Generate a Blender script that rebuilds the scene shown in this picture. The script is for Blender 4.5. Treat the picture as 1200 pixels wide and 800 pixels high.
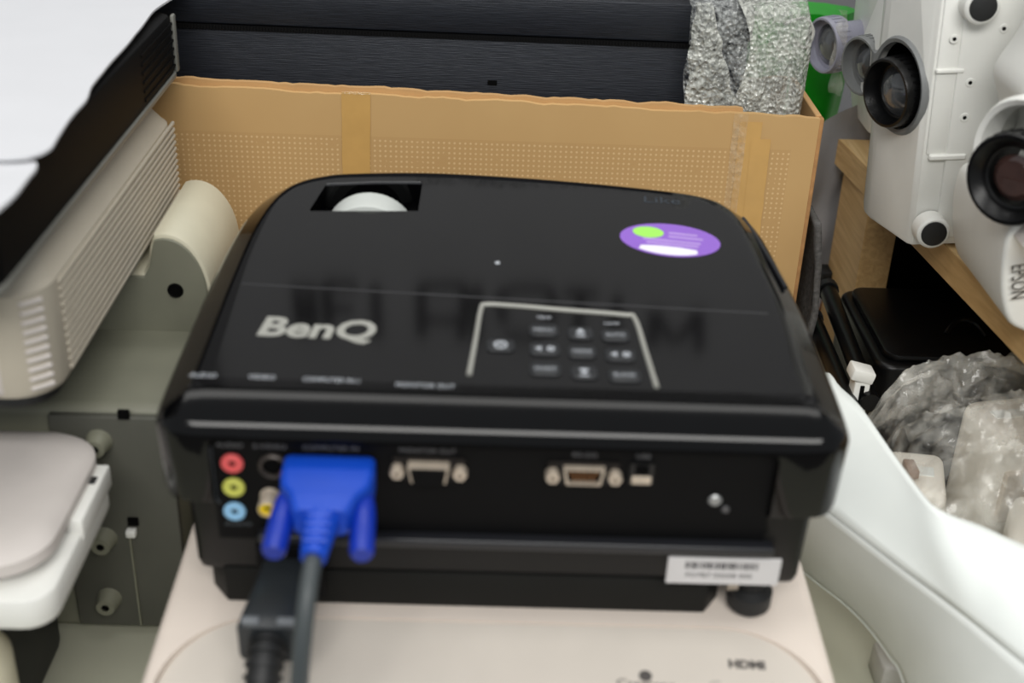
import bpy, bmesh, math, random
from math import sin, cos, pi, radians
from mathutils import Vector, Matrix, noise
random.seed(7)
for o in list(bpy.data.objects): bpy.data.objects.remove(o)
scene = bpy.context.scene
C = scene.collection

# ---------------------------------------------------------------- camera
CP = Vector((-.0071, -.4602, .4942)); PITCH, YAW, ROLL = .4908, -.021, .0397
fw = Vector((-sin(YAW)*cos(PITCH), cos(YAW)*cos(PITCH), -sin(PITCH)))
r0 = Vector((cos(YAW), sin(YAW), 0)); u0 = r0.cross(fw)
rt = r0*cos(ROLL) + u0*sin(ROLL); up = -r0*sin(ROLL) + u0*cos(ROLL)
cam = bpy.data.cameras.new('camera'); camo = bpy.data.objects.new('camera', cam); C.objects.link(camo)
cam.sensor_width = 36; cam.sensor_fit = 'HORIZONTAL'; cam.lens = 45.0
cam.clip_start = .01
camo.matrix_world = Matrix(((rt.x, up.x, -fw.x, CP.x), (rt.y, up.y, -fw.y, CP.y), (rt.z, up.z, -fw.z, CP.z), (0, 0, 0, 1)))
cam.dof.use_dof = True; cam.dof.focus_distance = .84; cam.dof.aperture_fstop = 5.6
scene.camera = camo
# ---------------------------------------------------------------- light
w = bpy.data.worlds.new('world'); scene.world = w; w.use_nodes = True
w.node_tree.nodes['Background'].inputs[0].default_value = (.93, .97, 1, 1)
w.node_tree.nodes['Background'].inputs[1].default_value = .42
def area(name, loc, rot, sx, sy, e, col=(1, .985, .95)):
    l = bpy.data.lights.new(name, 'AREA'); l.shape = 'RECTANGLE'; l.size = sx; l.size_y = sy; l.energy = e; l.color = col
    o = bpy.data.objects.new(name, l); C.objects.link(o); o.location = loc; o.rotation_euler = rot; return o
area('ceiling_and_fill_light', (-.1, -.25, 2.2), (0, 0, 0), 2.2, .6, 15)
area('ceiling_and_fill_light', (0, 1.0, 2.2), (0, 0, 0), 2.2, .35, 14)
area('ceiling_and_fill_light', (.1, -1.9, 2.0), (radians(45), 0, 0), 2.4, .8, 62)  # tilted fill lamp added behind the camera to brighten upright faces
scene.view_settings.view_transform = 'Standard'; scene.view_settings.look = 'None'
scene.view_settings.exposure = -0.12; scene.view_settings.gamma = 1; scene.view_settings.use_curve_mapping = False

# ---------------------------------------------------------------- materials
def lin(c):
    return tuple(((v/255)/12.92 if v/255 <= .04045 else ((v/255+.055)/1.055)**2.4) for v in c)
MATS = {}
def mat(name, rgb, rough=.5, metal=0, var=.06, scale=40, bump=0, bscale=300, coat=0, spec=.5, trans=0, stretch=None):
    if name in MATS: return MATS[name]
    m = bpy.data.materials.new(name); m.use_nodes = True; nt = m.node_tree; b = nt.nodes['Principled BSDF']
    tc = nt.nodes.new('ShaderNodeTexCoord'); mp = nt.nodes.new('ShaderNodeMapping')
    if stretch: mp.inputs['Scale'].default_value = stretch
    nt.links.new(tc.outputs['Object'], mp.inputs[0])
    n = nt.nodes.new('ShaderNodeTexNoise'); n.inputs['Scale'].default_value = scale; n.inputs['Detail'].default_value = 4
    nt.links.new(mp.outputs[0], n.inputs['Vector'])
    r = nt.nodes.new('ShaderNodeValToRGB'); c = lin(rgb)
    r.color_ramp.elements[0].position = .3; r.color_ramp.elements[1].position = .7
    r.color_ramp.elements[0].color = tuple(v*(1-var) for v in c)+(1,); r.color_ramp.elements[1].color = tuple(min(1, v*(1+var)) for v in c)+(1,)
    nt.links.new(n.outputs[0], r.inputs[0]); nt.links.new(r.outputs[0], b.inputs['Base Color'])
    b.inputs['Roughness'].default_value = rough; b.inputs['Metallic'].default_value = metal
    b.inputs['Coat Weight'].default_value = coat; b.inputs['Specular IOR Level'].default_value = spec
    b.inputs['Transmission Weight'].default_value = trans
    if bump:
        n2 = nt.nodes.new('ShaderNodeTexNoise'); n2.inputs['Scale'].default_value = bscale; nt.links.new(mp.outputs[0], n2.inputs['Vector'])
        bp = nt.nodes.new('ShaderNodeBump'); bp.inputs['Strength'].default_value = bump; bp.inputs['Distance'].default_value = .001
        nt.links.new(n2.outputs[0], bp.inputs['Height']); nt.links.new(bp.outputs[0], b.inputs['Normal'])
    MATS[name] = m; return m
def wood_mat(name, a, b_):
    m = bpy.data.materials.new(name); m.use_nodes = True; nt = m.node_tree; b = nt.nodes['Principled BSDF']
    tc = nt.nodes.new('ShaderNodeTexCoord'); mp = nt.nodes.new('ShaderNodeMapping'); mp.inputs['Scale'].default_value = (60, 3, 60)
    nt.links.new(tc.outputs['Object'], mp.inputs[0])
    n = nt.nodes.new('ShaderNodeTexNoise'); n.inputs['Scale'].default_value = 4; n.inputs['Detail'].default_value = 6; n.inputs['Distortion'].default_value = .6
    nt.links.new(mp.outputs[0], n.inputs['Vector'])
    r = nt.nodes.new('ShaderNodeValToRGB'); r.color_ramp.elements[0].position = .35; r.color_ramp.elements[1].position = .68
    r.color_ramp.elements[0].color = lin(a)+(1,); r.color_ramp.elements[1].color = lin(b_)+(1,)
    nt.links.new(n.outputs[0], r.inputs[0]); nt.links.new(r.outputs[0], b.inputs['Base Color']); b.inputs['Roughness'].default_value = .5
    return m
def card_mat():
    m = bpy.data.materials.new('cardboard_dotted'); m.use_nodes = True; nt = m.node_tree; b = nt.nodes['Principled BSDF']
    N = nt.nodes.new; Lk = nt.links.new
    tc = N('ShaderNodeTexCoord'); sp = N('ShaderNodeSeparateXYZ'); Lk(tc.outputs['Object'], sp.inputs[0])
    def mth(op, a, b=None, c=None):
        n = N('ShaderNodeMath'); n.operation = op
        for i, v in enumerate((a, b, c)):
            if v is None: continue
            if isinstance(v, (int, float)): n.inputs[i].default_value = v
            else: Lk(v, n.inputs[i])
        return n.outputs[0]
    def cell(o): return mth('ABSOLUTE', mth('SUBTRACT', mth('FRACT', mth('DIVIDE', o, .0034)), .5))
    fx, fz = cell(sp.outputs['X']), cell(sp.outputs['Z'])
    d = mth('SQRT', mth('ADD', mth('MULTIPLY', fx, fx), mth('MULTIPLY', fz, fz)))
    dot = mth('LESS_THAN', d, .21)
    nz = N('ShaderNodeTexNoise'); nz.inputs['Scale'].default_value = 90; Lk(tc.outputs['Object'], nz.inputs['Vector'])
    dot = mth('MULTIPLY', dot, mth('GREATER_THAN', nz.outputs[0], .38))
    dot = mth('MULTIPLY', dot, mth('LESS_THAN', sp.outputs['Z'], .221))
    dot = mth('MULTIPLY', dot, mth('LESS_THAN', sp.outputs['X'], .183))
    halo = mth('MULTIPLY', mth('MULTIPLY', mth('LESS_THAN', sp.outputs['Z'], .222), mth('LESS_THAN', sp.outputs['X'], .183)), .12)
    n = N('ShaderNodeTexNoise'); n.inputs['Scale'].default_value = 14; n.inputs['Detail'].default_value = 5; Lk(tc.outputs['Object'], n.inputs['Vector'])
    r = N('ShaderNodeValToRGB'); r.color_ramp.elements[0].color = lin((188, 150, 98))+(1,); r.color_ramp.elements[1].color = lin((201, 165, 112))+(1,)
    Lk(n.outputs[0], r.inputs[0])
    mx0 = N('ShaderNodeMixRGB'); Lk(halo, mx0.inputs[0]); Lk(r.outputs[0], mx0.inputs[1]); mx0.inputs[2].default_value = lin((150, 105, 55))+(1,)
    mx = N('ShaderNodeMixRGB'); Lk(mth('MULTIPLY', dot, .45), mx.inputs[0]); Lk(mx0.outputs[0], mx.inputs[1]); mx.inputs[2].default_value = lin((236, 208, 160))+(1,)
    Lk(mx.outputs[0], b.inputs['Base Color']); b.inputs['Roughness'].default_value = .75
    return m
def film_mat(name, tint, alpha, rough=.15, bump=.6, bscale=120, spread=.25):
    """thin clear film: part see-through, part glossy white"""
    m = bpy.data.materials.new(name); m.use_nodes = True; nt = m.node_tree; N = nt.nodes.new; Lk = nt.links.new
    b = nt.nodes['Principled BSDF']; out = nt.nodes['Material Output']
    b.inputs['Base Color'].default_value = lin(tint)+(1,); b.inputs['Roughness'].default_value = rough; b.inputs['Specular IOR Level'].default_value = 1.0
    tc = N('ShaderNodeTexCoord')
    t = N('ShaderNodeTexVoronoi'); t.inputs['Scale'].default_value = bscale; t.feature = 'F1'
    Lk(tc.outputs['Object'], t.inputs['Vector'])
    bp = N('ShaderNodeBump'); bp.inputs['Strength'].default_value = bump; bp.inputs['Distance'].default_value = .003; Lk(t.outputs['Distance'], bp.inputs['Height']); Lk(bp.outputs[0], b.inputs['Normal'])
    tr = N('ShaderNodeBsdfTransparent'); mix = N('ShaderNodeMixShader')
    n2 = N('ShaderNodeTexNoise'); n2.inputs['Scale'].default_value = bscale; n2.inputs['Detail'].default_value = 3; Lk(tc.outputs['Object'], n2.inputs['Vector'])
    n3 = N('ShaderNodeTexNoise'); n3.inputs['Scale'].default_value = bscale*.12; n3.inputs['Detail'].default_value = 3; Lk(tc.outputs['Object'], n3.inputs['Vector'])
    ad = N('ShaderNodeMath'); ad.operation = 'ADD'; Lk(n2.outputs[0], ad.inputs[0]); Lk(n3.outputs[0], ad.inputs[1])
    mr = N('ShaderNodeMapRange'); mr.inputs['From Min'].default_value = .82; mr.inputs['From Max'].default_value = 1.22
    mr.inputs['To Min'].default_value = max(0, alpha-spread); mr.inputs['To Max'].default_value = min(1, alpha+spread); Lk(ad.outputs[0], mr.inputs[0])  # noisy opacity paints white flecks in place of sparkle
    Lk(mr.outputs[0], mix.inputs[0]); Lk(tr.outputs[0], mix.inputs[1]); Lk(b.outputs[0], mix.inputs[2]); Lk(mix.outputs[0], out.inputs['Surface'])
    return m

GLOSS = mat('gloss_black', (5, 5, 6), .07, var=.1, spec=.32)
BEVEL = GLOSS
SATIN = mat('satin_black', (7, 7, 8), .32, var=.1, bump=.1, bscale=900, spec=.28)
MATTE = mat('matte_black', (6, 6, 7), .6, var=.1, bump=.15, bscale=1200, spec=.15)
LEDGE = mat('ledge_black', (30, 31, 35), .3, var=.08)
RUBBER = mat('rubber_black', (20, 21, 22), .55, var=.1)
HOLE = mat('hole_black', (4, 4, 4), .8, spec=.1)
SILVERP = mat('silver_print', (165, 165, 158), .35, metal=.2, var=.05)
PRINT = mat('grey_print', (176, 180, 186), .5)
PRINTD = mat('faint_print', (66, 72, 76), .5)
CHROME = mat('nickel', (206, 192, 174), .35, metal=.35, var=.08, scale=200)
BRASS = mat('brass', (176, 126, 84), .35, metal=.4, var=.1, scale=200)
WHITEP = mat('warm_white_plastic', (226, 214, 203), .45, var=.02, bump=.08, bscale=1500)
WHITEP2 = mat('panel_white_plastic', (206, 198, 188), .45, var=.02, bump=.08, bscale=1500)
COOLW = mat('cool_white_plastic', (238, 243, 240), .32, var=.015)
OFFW = mat('offwhite_plastic', (230, 230, 225), .42, var=.025, bump=.06, bscale=1500)
CREAM = mat('cream_plastic', (214, 209, 186), .42, var=.03)
BEIGE = mat('beige_plastic', (188, 180, 164), .5, var=.03, bump=.08, bscale=1500)
PINKW = mat('pinkish_white_plastic', (208, 201, 196), .5, var=.03)
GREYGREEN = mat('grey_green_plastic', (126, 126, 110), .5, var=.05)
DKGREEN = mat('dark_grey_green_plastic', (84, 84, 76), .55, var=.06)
LILAC = mat('lilac_grey_plastic', (150, 150, 165), .4, var=.03)
GREYP = mat('mid_grey_plastic', (120, 122, 122), .4, var=.04)
BLUE = mat('blue_plastic', (6, 66, 182), .45, var=.06)
TABLE = mat('table_laminate', (176, 176, 158), .5, var=.04, scale=12)
WALL = mat('wall_paint', (176, 176, 178), .8, var=.03, scale=6)
CARD = card_mat()
CARDP = mat('cardboard_plain', (190, 150, 100), .8, var=.06, scale=25)
CARDE = mat('cardboard_edge', (168, 124, 78), .85, var=.15, scale=120)
TAPE = mat('packing_tape', (202, 160, 96), .25, var=.05, scale=60)
TAPEC = film_mat('clear_tape', (226, 200, 160), .45, .15, .4, 200)
BRUSHED = mat('brushed_black', (34, 37, 44), .42, metal=.35, var=.35, scale=60, stretch=(1, 1, 26), bump=.25, bscale=60)
WOOD = wood_mat('oak_board', (206, 170, 116), (226, 194, 144))
WOODE = wood_mat('oak_edge', (190, 152, 100), (212, 176, 122))
PAPER = mat('white_paper', (208, 209, 213), .7, var=.01)
GREEN = mat('green_plastic', (16, 150, 22), .3, var=.2, scale=25)
BUBBLE = film_mat('bubble_film', (205, 208, 206), .28, .12, .8, 330, .28)
BUBBLE2 = film_mat('bubble_film_thick', (214, 216, 208), .56, .14, .8, 330, .28)
BAGF = film_mat('clear_bag_film', (246, 244, 236), .23, .04, .10, 70, .20)
FOAM = mat('grey_foam', (92, 90, 88), .8, var=.35, scale=350, bump=.6, bscale=500)
CABLE = mat('cable_grey', (62, 68, 70), .45)
PURPLE = mat('sticker_purple', (142, 98, 200), .35, var=.04)
PURPLEL = mat('sticker_lilac_print', (178, 148, 216), .35, var=.05)
LIME = mat('sticker_lime', (160, 232, 96), .35, var=.03)
WPRINT = mat('sticker_white', (240, 236, 246), .35)
GLASSL = mat('lens_glass', (70, 72, 74), .03, var=.5, scale=60, coat=1)
GLASSD = mat('dark_lens_glass', (60, 42, 38), .04, var=.3, scale=60, coat=1)
COPPER = mat('copper_wire', (150, 98, 58), .4, metal=.5)

# ---------------------------------------------------------------- mesh helpers
class MB:
    def __init__(s): s.bm = bmesh.new()
    def _merge(s, b, M=None):
        if M is not None: bmesh.ops.transform(b, matrix=M, verts=b.verts)
        me = bpy.data.meshes.new('t'); b.to_mesh(me); b.free(); s.bm.from_mesh(me); bpy.data.meshes.remove(me); return s
    def box(s, x0, x1, y0, y1, z0, z1, bev=0, seg=3, M=None):
        b = bmesh.new(); bmesh.ops.create_cube(b, size=1)
        for v in b.verts: v.co = Vector(((x0+x1)/2+v.co.x*(x1-x0), (y0+y1)/2+v.co.y*(y1-y0), (z0+z1)/2+v.co.z*(z1-z0)))
        if bev: bmesh.ops.bevel(b, geom=b.edges[:], offset=bev, segments=seg, profile=.5, affect='EDGES', clamp_overlap=True)
        return s._merge(b, M)
    def prism(s, poly, z0, z1, bev=0, seg=2, M=None):
        """polygon in XY extruded in Z (M moves it)"""
        b = bmesh.new(); vs = [b.verts.new((x, y, z0)) for x, y in poly]; f = b.faces.new(vs)
        r = bmesh.ops.extrude_face_region(b, geom=[f])
        for v in r['geom']:
            if isinstance(v, bmesh.types.BMVert): v.co.z = z1
        bmesh.ops.recalc_face_normals(b, faces=b.faces[:])
        if bev:
            es = [e for e in b.edges if abs(e.verts[0].co.z-e.verts[1].co.z) < 1e-9]
            bmesh.ops.bevel(b, geom=es, offset=bev, segments=seg, profile=.5, affect='EDGES', clamp_overlap=True)
        return s._merge(b, M)
    def lathe(s, prof, n=24, M=None, close=True):
        """profile [(r,z)] about Z"""
        b = bmesh.new(); rings = []
        for r, z in prof:
            rings.append([b.verts.new((r*cos(2*pi*k/n), r*sin(2*pi*k/n), z)) for k in range(n)] if r > 1e-7 else [b.verts.new((0, 0, z))])
        for a, c in zip(rings, rings[1:]):
            for k in range(n):
                k2 = (k+1) % n
                if len(a) == 1 and len(c) == 1: continue
                if len(a) == 1: b.faces.new((a[0], c[k], c[k2]))
                elif len(c) == 1: b.faces.new((a[k], a[k2], c[0]))
                else: b.faces.new((a[k], a[k2], c[k2], c[k]))
        bmesh.ops.recalc_face_normals(b, faces=b.faces[:])
        return s._merge(b, M)
    def tube(s, pts, r, n=10, cap=True):
        b = bmesh.new(); pts = [Vector(p) for p in pts]; rings = []
        nrm = None
        for i, p in enumerate(pts):
            t = (pts[min(i+1, len(pts)-1)]-pts[max(i-1, 0)]).normalized()
            if nrm is None:
                a = Vector((0, 0, 1)) if abs(t.z) < .9 else Vector((1, 0, 0)); nrm = t.cross(a).normalized()
            else: nrm = (nrm - t*nrm.dot(t)).normalized()
            bi = t.cross(nrm); rr = r[i] if isinstance(r, (list, tuple)) else r
            rings.append([b.verts.new(p+rr*(cos(2*pi*k/n)*nrm+sin(2*pi*k/n)*bi)) for k in range(n)])
        for a, c in zip(rings, rings[1:]):
            for k in range(n): b.faces.new((a[k], a[(k+1) % n], c[(k+1) % n], c[k]))
        if cap: b.faces.new(rings[0][::-1]); b.faces.new(rings[-1])
        bmesh.ops.recalc_face_normals(b, faces=b.faces[:])
        return s._merge(b)
    def loft(s, rings, cap0=True, cap1=True, closed=True, M=None):
        b = bmesh.new(); R = [[b.verts.new(p) for p in r] for r in rings]; n = len(R[0])
        for a, c in zip(R, R[1:]):
            for k in range(n if closed else n-1): b.faces.new((a[k], a[(k+1) % n], c[(k+1) % n], c[k]))
        if closed and cap0: b.faces.new(R[0][::-1])
        if closed and cap1: b.faces.new(R[-1])
        bmesh.ops.recalc_face_normals(b, faces=b.faces[:])
        return s._merge(b, M)
    def grid(s, fn, nu, nv):
        return s.loft([[fn(i/nu, j/nv) for j in range(nv+1)] for i in range(nu+1)], closed=False)
    def build(s, name, m, parent=None, angle=35):
        me = bpy.data.meshes.new(name); s.bm.to_mesh(me); s.bm.free()
        me.polygons.foreach_set('use_smooth', [True]*len(me.polygons)); me.set_sharp_from_angle(angle=radians(angle))
        return link(name, me, m, parent)
def link(name, me, m, parent=None):
    me.materials.clear(); me.materials.append(m)
    o = bpy.data.objects.new(name, me); C.objects.link(o); o.parent = parent; return o
def tag(o, label, cat, group=None):
    o['label'] = label; o['category'] = cat
    if group: o['group'] = group
    return o
def struct(o): o['kind'] = 'structure'; return o
def thing(name, label, cat, loc=(0, 0, 0), rot=(0, 0, 0), group=None):
    o = bpy.data.objects.new(name, None); C.objects.link(o); o.location = loc; o.rotation_euler = rot; o.empty_display_size = .02
    return tag(o, label, cat, group)
def boolean(o, cutters):
    for c in cutters:
        md = o.modifiers.new('b', 'BOOLEAN'); md.operation = 'DIFFERENCE'; md.object = c; md.solver = 'EXACT'
    dg = bpy.context.evaluated_depsgraph_get(); me = bpy.data.meshes.new_from_object(o.evaluated_get(dg))
    o.modifiers.clear(); old = o.data; nm = old.name; o.data = me
    bpy.data.meshes.remove(old); me.name = nm
    me.polygons.foreach_set('use_smooth', [True]*len(me.polygons)); me.set_sharp_from_angle(angle=radians(30))
    for c in cutters: bpy.data.objects.remove(c)
def text(name, s, size, M, m, parent, width=None, bold=0, ext=.00012, align='CENTER', shear=0):
    cu = bpy.data.curves.new('txt', 'FONT'); cu.body = s; cu.size = size; cu.align_x = align; cu.align_y = 'CENTER'; cu.extrude = ext; cu.offset = bold; cu.resolution_u = 3; cu.shear = shear
    to = bpy.data.objects.new('txt', cu); C.objects.link(to); dg = bpy.context.evaluated_depsgraph_get(); dg.update()
    me = bpy.data.meshes.new_from_object(to.evaluated_get(dg)); bpy.data.objects.remove(to); bpy.data.curves.remove(cu)
    if width:
        xs = [v.co.x for v in me.vertices]; k = width/(max(xs)-min(xs))
        for v in me.vertices: v.co.x *= k
    me.transform(M); me.name = name
    return link(name, me, m, parent)
T = Matrix.Translation
def RX(d): return Matrix.Rotation(radians(d), 4, 'X')
def RY(d): return Matrix.Rotation(radians(d), 4, 'Y')
def RZ(d): return Matrix.Rotation(radians(d), 4, 'Z')
def rrect(x0, x1, y0, y1, r, n=6):
    p = []
    for cx, cy, a in ((x1-r, y0+r, -90), (x1-r, y1-r, 0), (x0+r, y1-r, 90), (x0+r, y0+r, 180)):
        for k in range(n+1): t = radians(a+90*k/n); p.append((cx+r*cos(t), cy+r*sin(t)))
    return p
def ell(a, b, n=32, rot=0, cx=0, cy=0):
    c, s_ = cos(rot), sin(rot)
    return [(cx+a*cos(2*pi*k/n)*c-b*sin(2*pi*k/n)*s_, cy+a*cos(2*pi*k/n)*s_+b*sin(2*pi*k/n)*c) for k in range(n)]
def catmull(P, n=6, closed=False):
    P = [Vector(p) for p in P]; out = []; L = len(P)
    rng = L if closed else L-1
    for i in range(rng):
        if closed: a, b, c, d = P[(i-1) % L], P[i], P[(i+1) % L], P[(i+2) % L]
        else: a, b, c, d = P[max(i-1, 0)], P[i], P[i+1], P[min(i+2, L-1)]
        for k in range(n):
            t = k/n; out.append(.5*((2*b)+(c-a)*t+(2*a-5*b+4*c-d)*t*t+(3*b-a-3*c+d)*t**3))
    if not closed: out.append(P[-1])
    return out
def nz(x, y, z=0): return noise.noise(Vector((x, y, z)))

# ================================================================ the setting
struct(MB().box(-2.5, 2.5, -3.0, 1.6, -.80, -.75).build('floor', mat('floor_grey', (96, 94, 90), .6, scale=8)))
struct(MB().box(-2.5, 2.5, 1.60, 1.66, -.8, 2.6).build('wall_back', mat('wall_grey', (120, 120, 122), .8, var=.03, scale=6)))
tb = thing('worktop', 'pale grey green worktop carrying the projectors', 'table', (0, 0, 0))
MB().box(-1.2, 1.2, -.24, 1.1, -.03, 0, .003).build('table_top', TABLE, tb)
for x, y in ((-1.1, -.16), (1.1, -.16), (-1.1, 1.0), (1.1, 1.0)): MB().box(x-.025, x+.025, y-.025, y+.025, -.75, -.03, .003).build('leg', GREYP, tb)
sb = thing('sign_board', 'pale board with black hand lettering on the back wall, mirrored in the glossy projector lid', 'sign', (0, 1.6, 0))
MB().box(-.535, 1.3, -.012, 0, .75, 1.75, .002, 1).build('board', WALL, sb)
mb = MB()
MARK = mat('marker_black', (22, 22, 24), .5)
def stroke(pts, w_=.011):
    P = catmull([(x, 0, z) for x, z in pts], 4) if len(pts) > 2 else [Vector((x, 0, z)) for x, z in pts]
    rA = []
    for i, p in enumerate(P):
        t = (P[min(i+1, len(P)-1)]-P[max(i-1, 0)]).normalized(); n_ = Vector((-t.z, 0, t.x))*w_
        rA.append([(p.x+n_.x, -.0126, p.z+n_.z), (p.x-n_.x, -.0126, p.z-n_.z), (p.x-n_.x, -.0118, p.z-n_.z), (p.x+n_.x, -.0118, p.z+n_.z)])
    MB().loft(rA).build('stroke', MARK, sb)
for ps in ([(-.37, 1.225), (-.37, 1.34)], [(-.345, 1.225), (-.345, 1.34)], [(-.37, 1.29), (-.345, 1.29)], [(-.315, 1.222), (-.315, 1.335)], [(-.315, 1.222), (-.255, 1.222)], [(-.315, 1.28), (-.265, 1.28)],
           [(-.222, 1.222), (-.222, 1.345)], [(-.137, 1.222), (-.09, 1.218), (-.056, 1.224), (-.055, 1.29), (-.062, 1.345)], [(-.135, 1.30), (-.062, 1.298)], [(-.137, 1.222), (-.137, 1.34)],
           [(-.030, 1.216), (-.030, 1.35)], [(.022, 1.30), (.015, 1.235), (.06, 1.220), (.108, 1.228), (.112, 1.30)], [(.025, 1.33), (.10, 1.335)], [(.132, 1.224), (.198, 1.228)], [(.165, 1.226), (.165, 1.33)],
           [(.235, 1.23), (.235, 1.34)], [(.305, 1.26), (.312, 1.345)], [(.312, 1.270), (.355, 1.330), (.392, 1.262)], [(.392, 1.262), (.405, 1.355)]):
    stroke(ps)

TILT = (radians(4), 0, 0); ZB = .10
# ================================================================ black projector
pj = thing('projector', 'glossy black projector seen from its socket side, silver lettering and keypad on top', 'projector', (0, 0, ZB), TILT)
half = [(-.128, 0.0), (-.1385, .0015), (-.1455, .0075), (-.1478, .018), (-.1476, .062), (-.1468, .117), (-.145, .160), (-.1415, .194), (-.1345, .218), (-.124, .233), (-.110, .2425), (-.092, .2485),
        (-.046, .2533), (.004, .2512), (.054, .2456), (.100, .2372), (.122, .228), (.1345, .214), (.1415, .192), (.1452, .150), (.1484, .108), (.1496, .062), (.1496, .018), (.1475, .0075), (.1405, .0015), (.130, 0.0)]
OUT = catmull([(x, y, 0) for x, y in half], 4)
OUT += [Vector((.130-.258*k/12, 0, 0)) for k in range(1, 12)]
def inset(poly, d):
    n = len(poly); r = []
    for i, p in enumerate(poly):
        t = (poly[(i+1) % n]-poly[i-1]).normalized(); nn = Vector((t.y, -t.x, 0)); r.append(p+nn*d)
    return r
if inset(OUT, .01)[60].y < -.005 or sum((inset(OUT, .01)[i]-OUT[i]).dot(Vector((0, .12, 0))-OUT[i]) for i in range(len(OUT))) < 0:
    OUT = OUT[::-1]
cen = Vector((0, .125, 0))
def ring(d, z, poly=OUT): return [(p.x, p.y, z) for p in inset(poly, d)]
rings = [ring(.0035, .0655), ring(.001, .0668), ring(.0004, .070), ring(0, .1015), ring(.0003, .1036), ring(.0010, .1056), ring(.0020, .1071), ring(.0031, .1083), ring(.0042, .1092), ring(.0140, .1160), ring(.0150, .11658), ring(.0161, .11695), ring(.0174, .11722), ring(.0192, .11736), ring(.0220, .1174), ring(.0224, .1174)]
shell = MB().loft(rings).build('top_shell', GLOSS, None)
c1 = MB().box(-.124, .118, -.02, .0065, .0, .1015, .004, 2).build('cut', HOLE)
c2 = MB().prism([(-.1048, .1835), (-.0468, .1876), (-.0466, .2215), (-.100, .2155)], .098, .13).build('cut', HOLE)
boolean(shell, [c1, c2]); shell.parent = pj
# zoom recess lining and ring
MB().prism([(-.1048, .1835), (-.0468, .1876), (-.0466, .2215), (-.100, .2155)], .096, .0985).build('zoom_recess_floor', SATIN, pj)
MB().tube([(-.0995, .2165, .1173), (-.073, .2205, .1176), (-.0475, .2222, .1176)], .0011, 8).build('zoom_recess_rim', LEDGE, pj)
MB().lathe([(.022, -.011), (.0245, -.0105), (.025, -.009), (.025, .006), (.0235, .008), (.018, .0085)], 48, T((-.074, .197, .0950))@RX(-90)).build('zoom_ring', mat('ring_white', (196, 200, 196), .35), pj)
MB().box(-.1265, .1255, -.0004, .0004, 0, .0006, .0002, 1, T((0, .097, .1171))@RZ(-3)).build('cover_seam', LEDGE, pj)  # seam as a paler ridge, its highlight put into the colour
# lower body, base, feet
lower = [ring(.016, .018), ring(.012, .0195), ring(.0105, .024), ring(.0100, .05), ring(.0095, .070)]
lw = [[(x, max(y, .0035), z) for x, y, z in r] for r in lower]
MB().loft(lw).build('lower_body', SATIN, pj)
MB().prism([(-.133, .02), (-.125, .010), (.098, .010), (.105, .02), (.105, .19), (-.133, .19)], .0, .021, .002).build('base_plate', mat('base_black', (22, 22, 20), .6, spec=.2), pj)
ft = MB().lathe([(0, 0), (.008, 0), (.0105, .003), (.0105, .011), (.006, .013), (.006, .021), (0, .021)], 20, T((.1195, .0165, .0))).build('foot', RUBBER, pj)
MB().tube([(.108, .016, .014), (.113, .016, .014)], .003, 8).build('foot_screw', CHROME, pj)
# rear panel
MB().box(-.124, .118, .0045, .009, .044, .103).build('socket_panel', MATTE, pj)
MB().box(-.106, .1225, -.0012, .006, .0455, .0505, .0012).build('panel_ledge', LEDGE, pj)
def FY(x, z, y=.0045): return T((x, y, z))@RX(90)      # local +Z of the part faces the viewer side (-y)
for x, z, m, lab in ((-.115, .0861, mat('jack_red', (226, 92, 92), .4), 'coral red audio socket'), (-.1153, .0731, mat('jack_lime', (200, 202, 92), .4), 'lime green audio socket'), (-.116, .0597, mat('jack_blue', (140, 190, 226), .4), 'light blue audio socket')):
    j = MB().lathe([(.0014, .0004), (.0016, .0012), (.0042, .0014), (.0048, .001), (.0048, 0), (.0014, 0)], 24, FY(x, z)).build('audio_socket', m, pj); j['label'] = lab
    MB().lathe([(0, .0005), (.0014, .0005), (.0014, 0), (0, 0)], 12, FY(x, z)).build('jack_hole', HOLE, j)
MB().tube([(-.1235, .0043, .0945), (-.1235, .0043, .066), (-.122, .0043, .064)], .0004, 6).build('printed_bracket', PRINTD, pj)
sv = MB().lathe([(.0048, .0), (.0048, .0018), (.0056, .0022), (.0062, .0016), (.0062, 0)], 24, FY(-.0975, .0855)).build('round_video_socket', mat('socket_grey', (72, 66, 62), .4, metal=.4), pj)
MB().lathe([(0, .0006), (.0046, .0006), (.0046, 0), (0, 0)], 20, FY(-.0975, .0855)).build('socket_core', HOLE, sv)
MB().box(-.0945, -.0925, .0028, .0040, .081, .083).build('contact', BRASS, sv)
rc = MB().lathe([(.0040, 0), (.0045, 0), (.0045, .0006), (.0040, .0009), (.0041, .0095), (.0037, .0098), (.0037, 0)], 24, FY(-.0998, .0685)).build('yellow_video_socket', CHROME, pj)
MB().lathe([(.0011, .0085), (.0037, .0085), (.0037, .002), (.0011, .002)], 20, FY(-.0998, .0685)).build('insulator', mat('rca_yellow', (236, 205, 20), .4), rc)
MB().lathe([(0, .0087), (.0011, .0087), (.0011, .003), (0, .003)], 10, FY(-.0998, .0685)).build('jack_hole', HOLE, rc)
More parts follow.
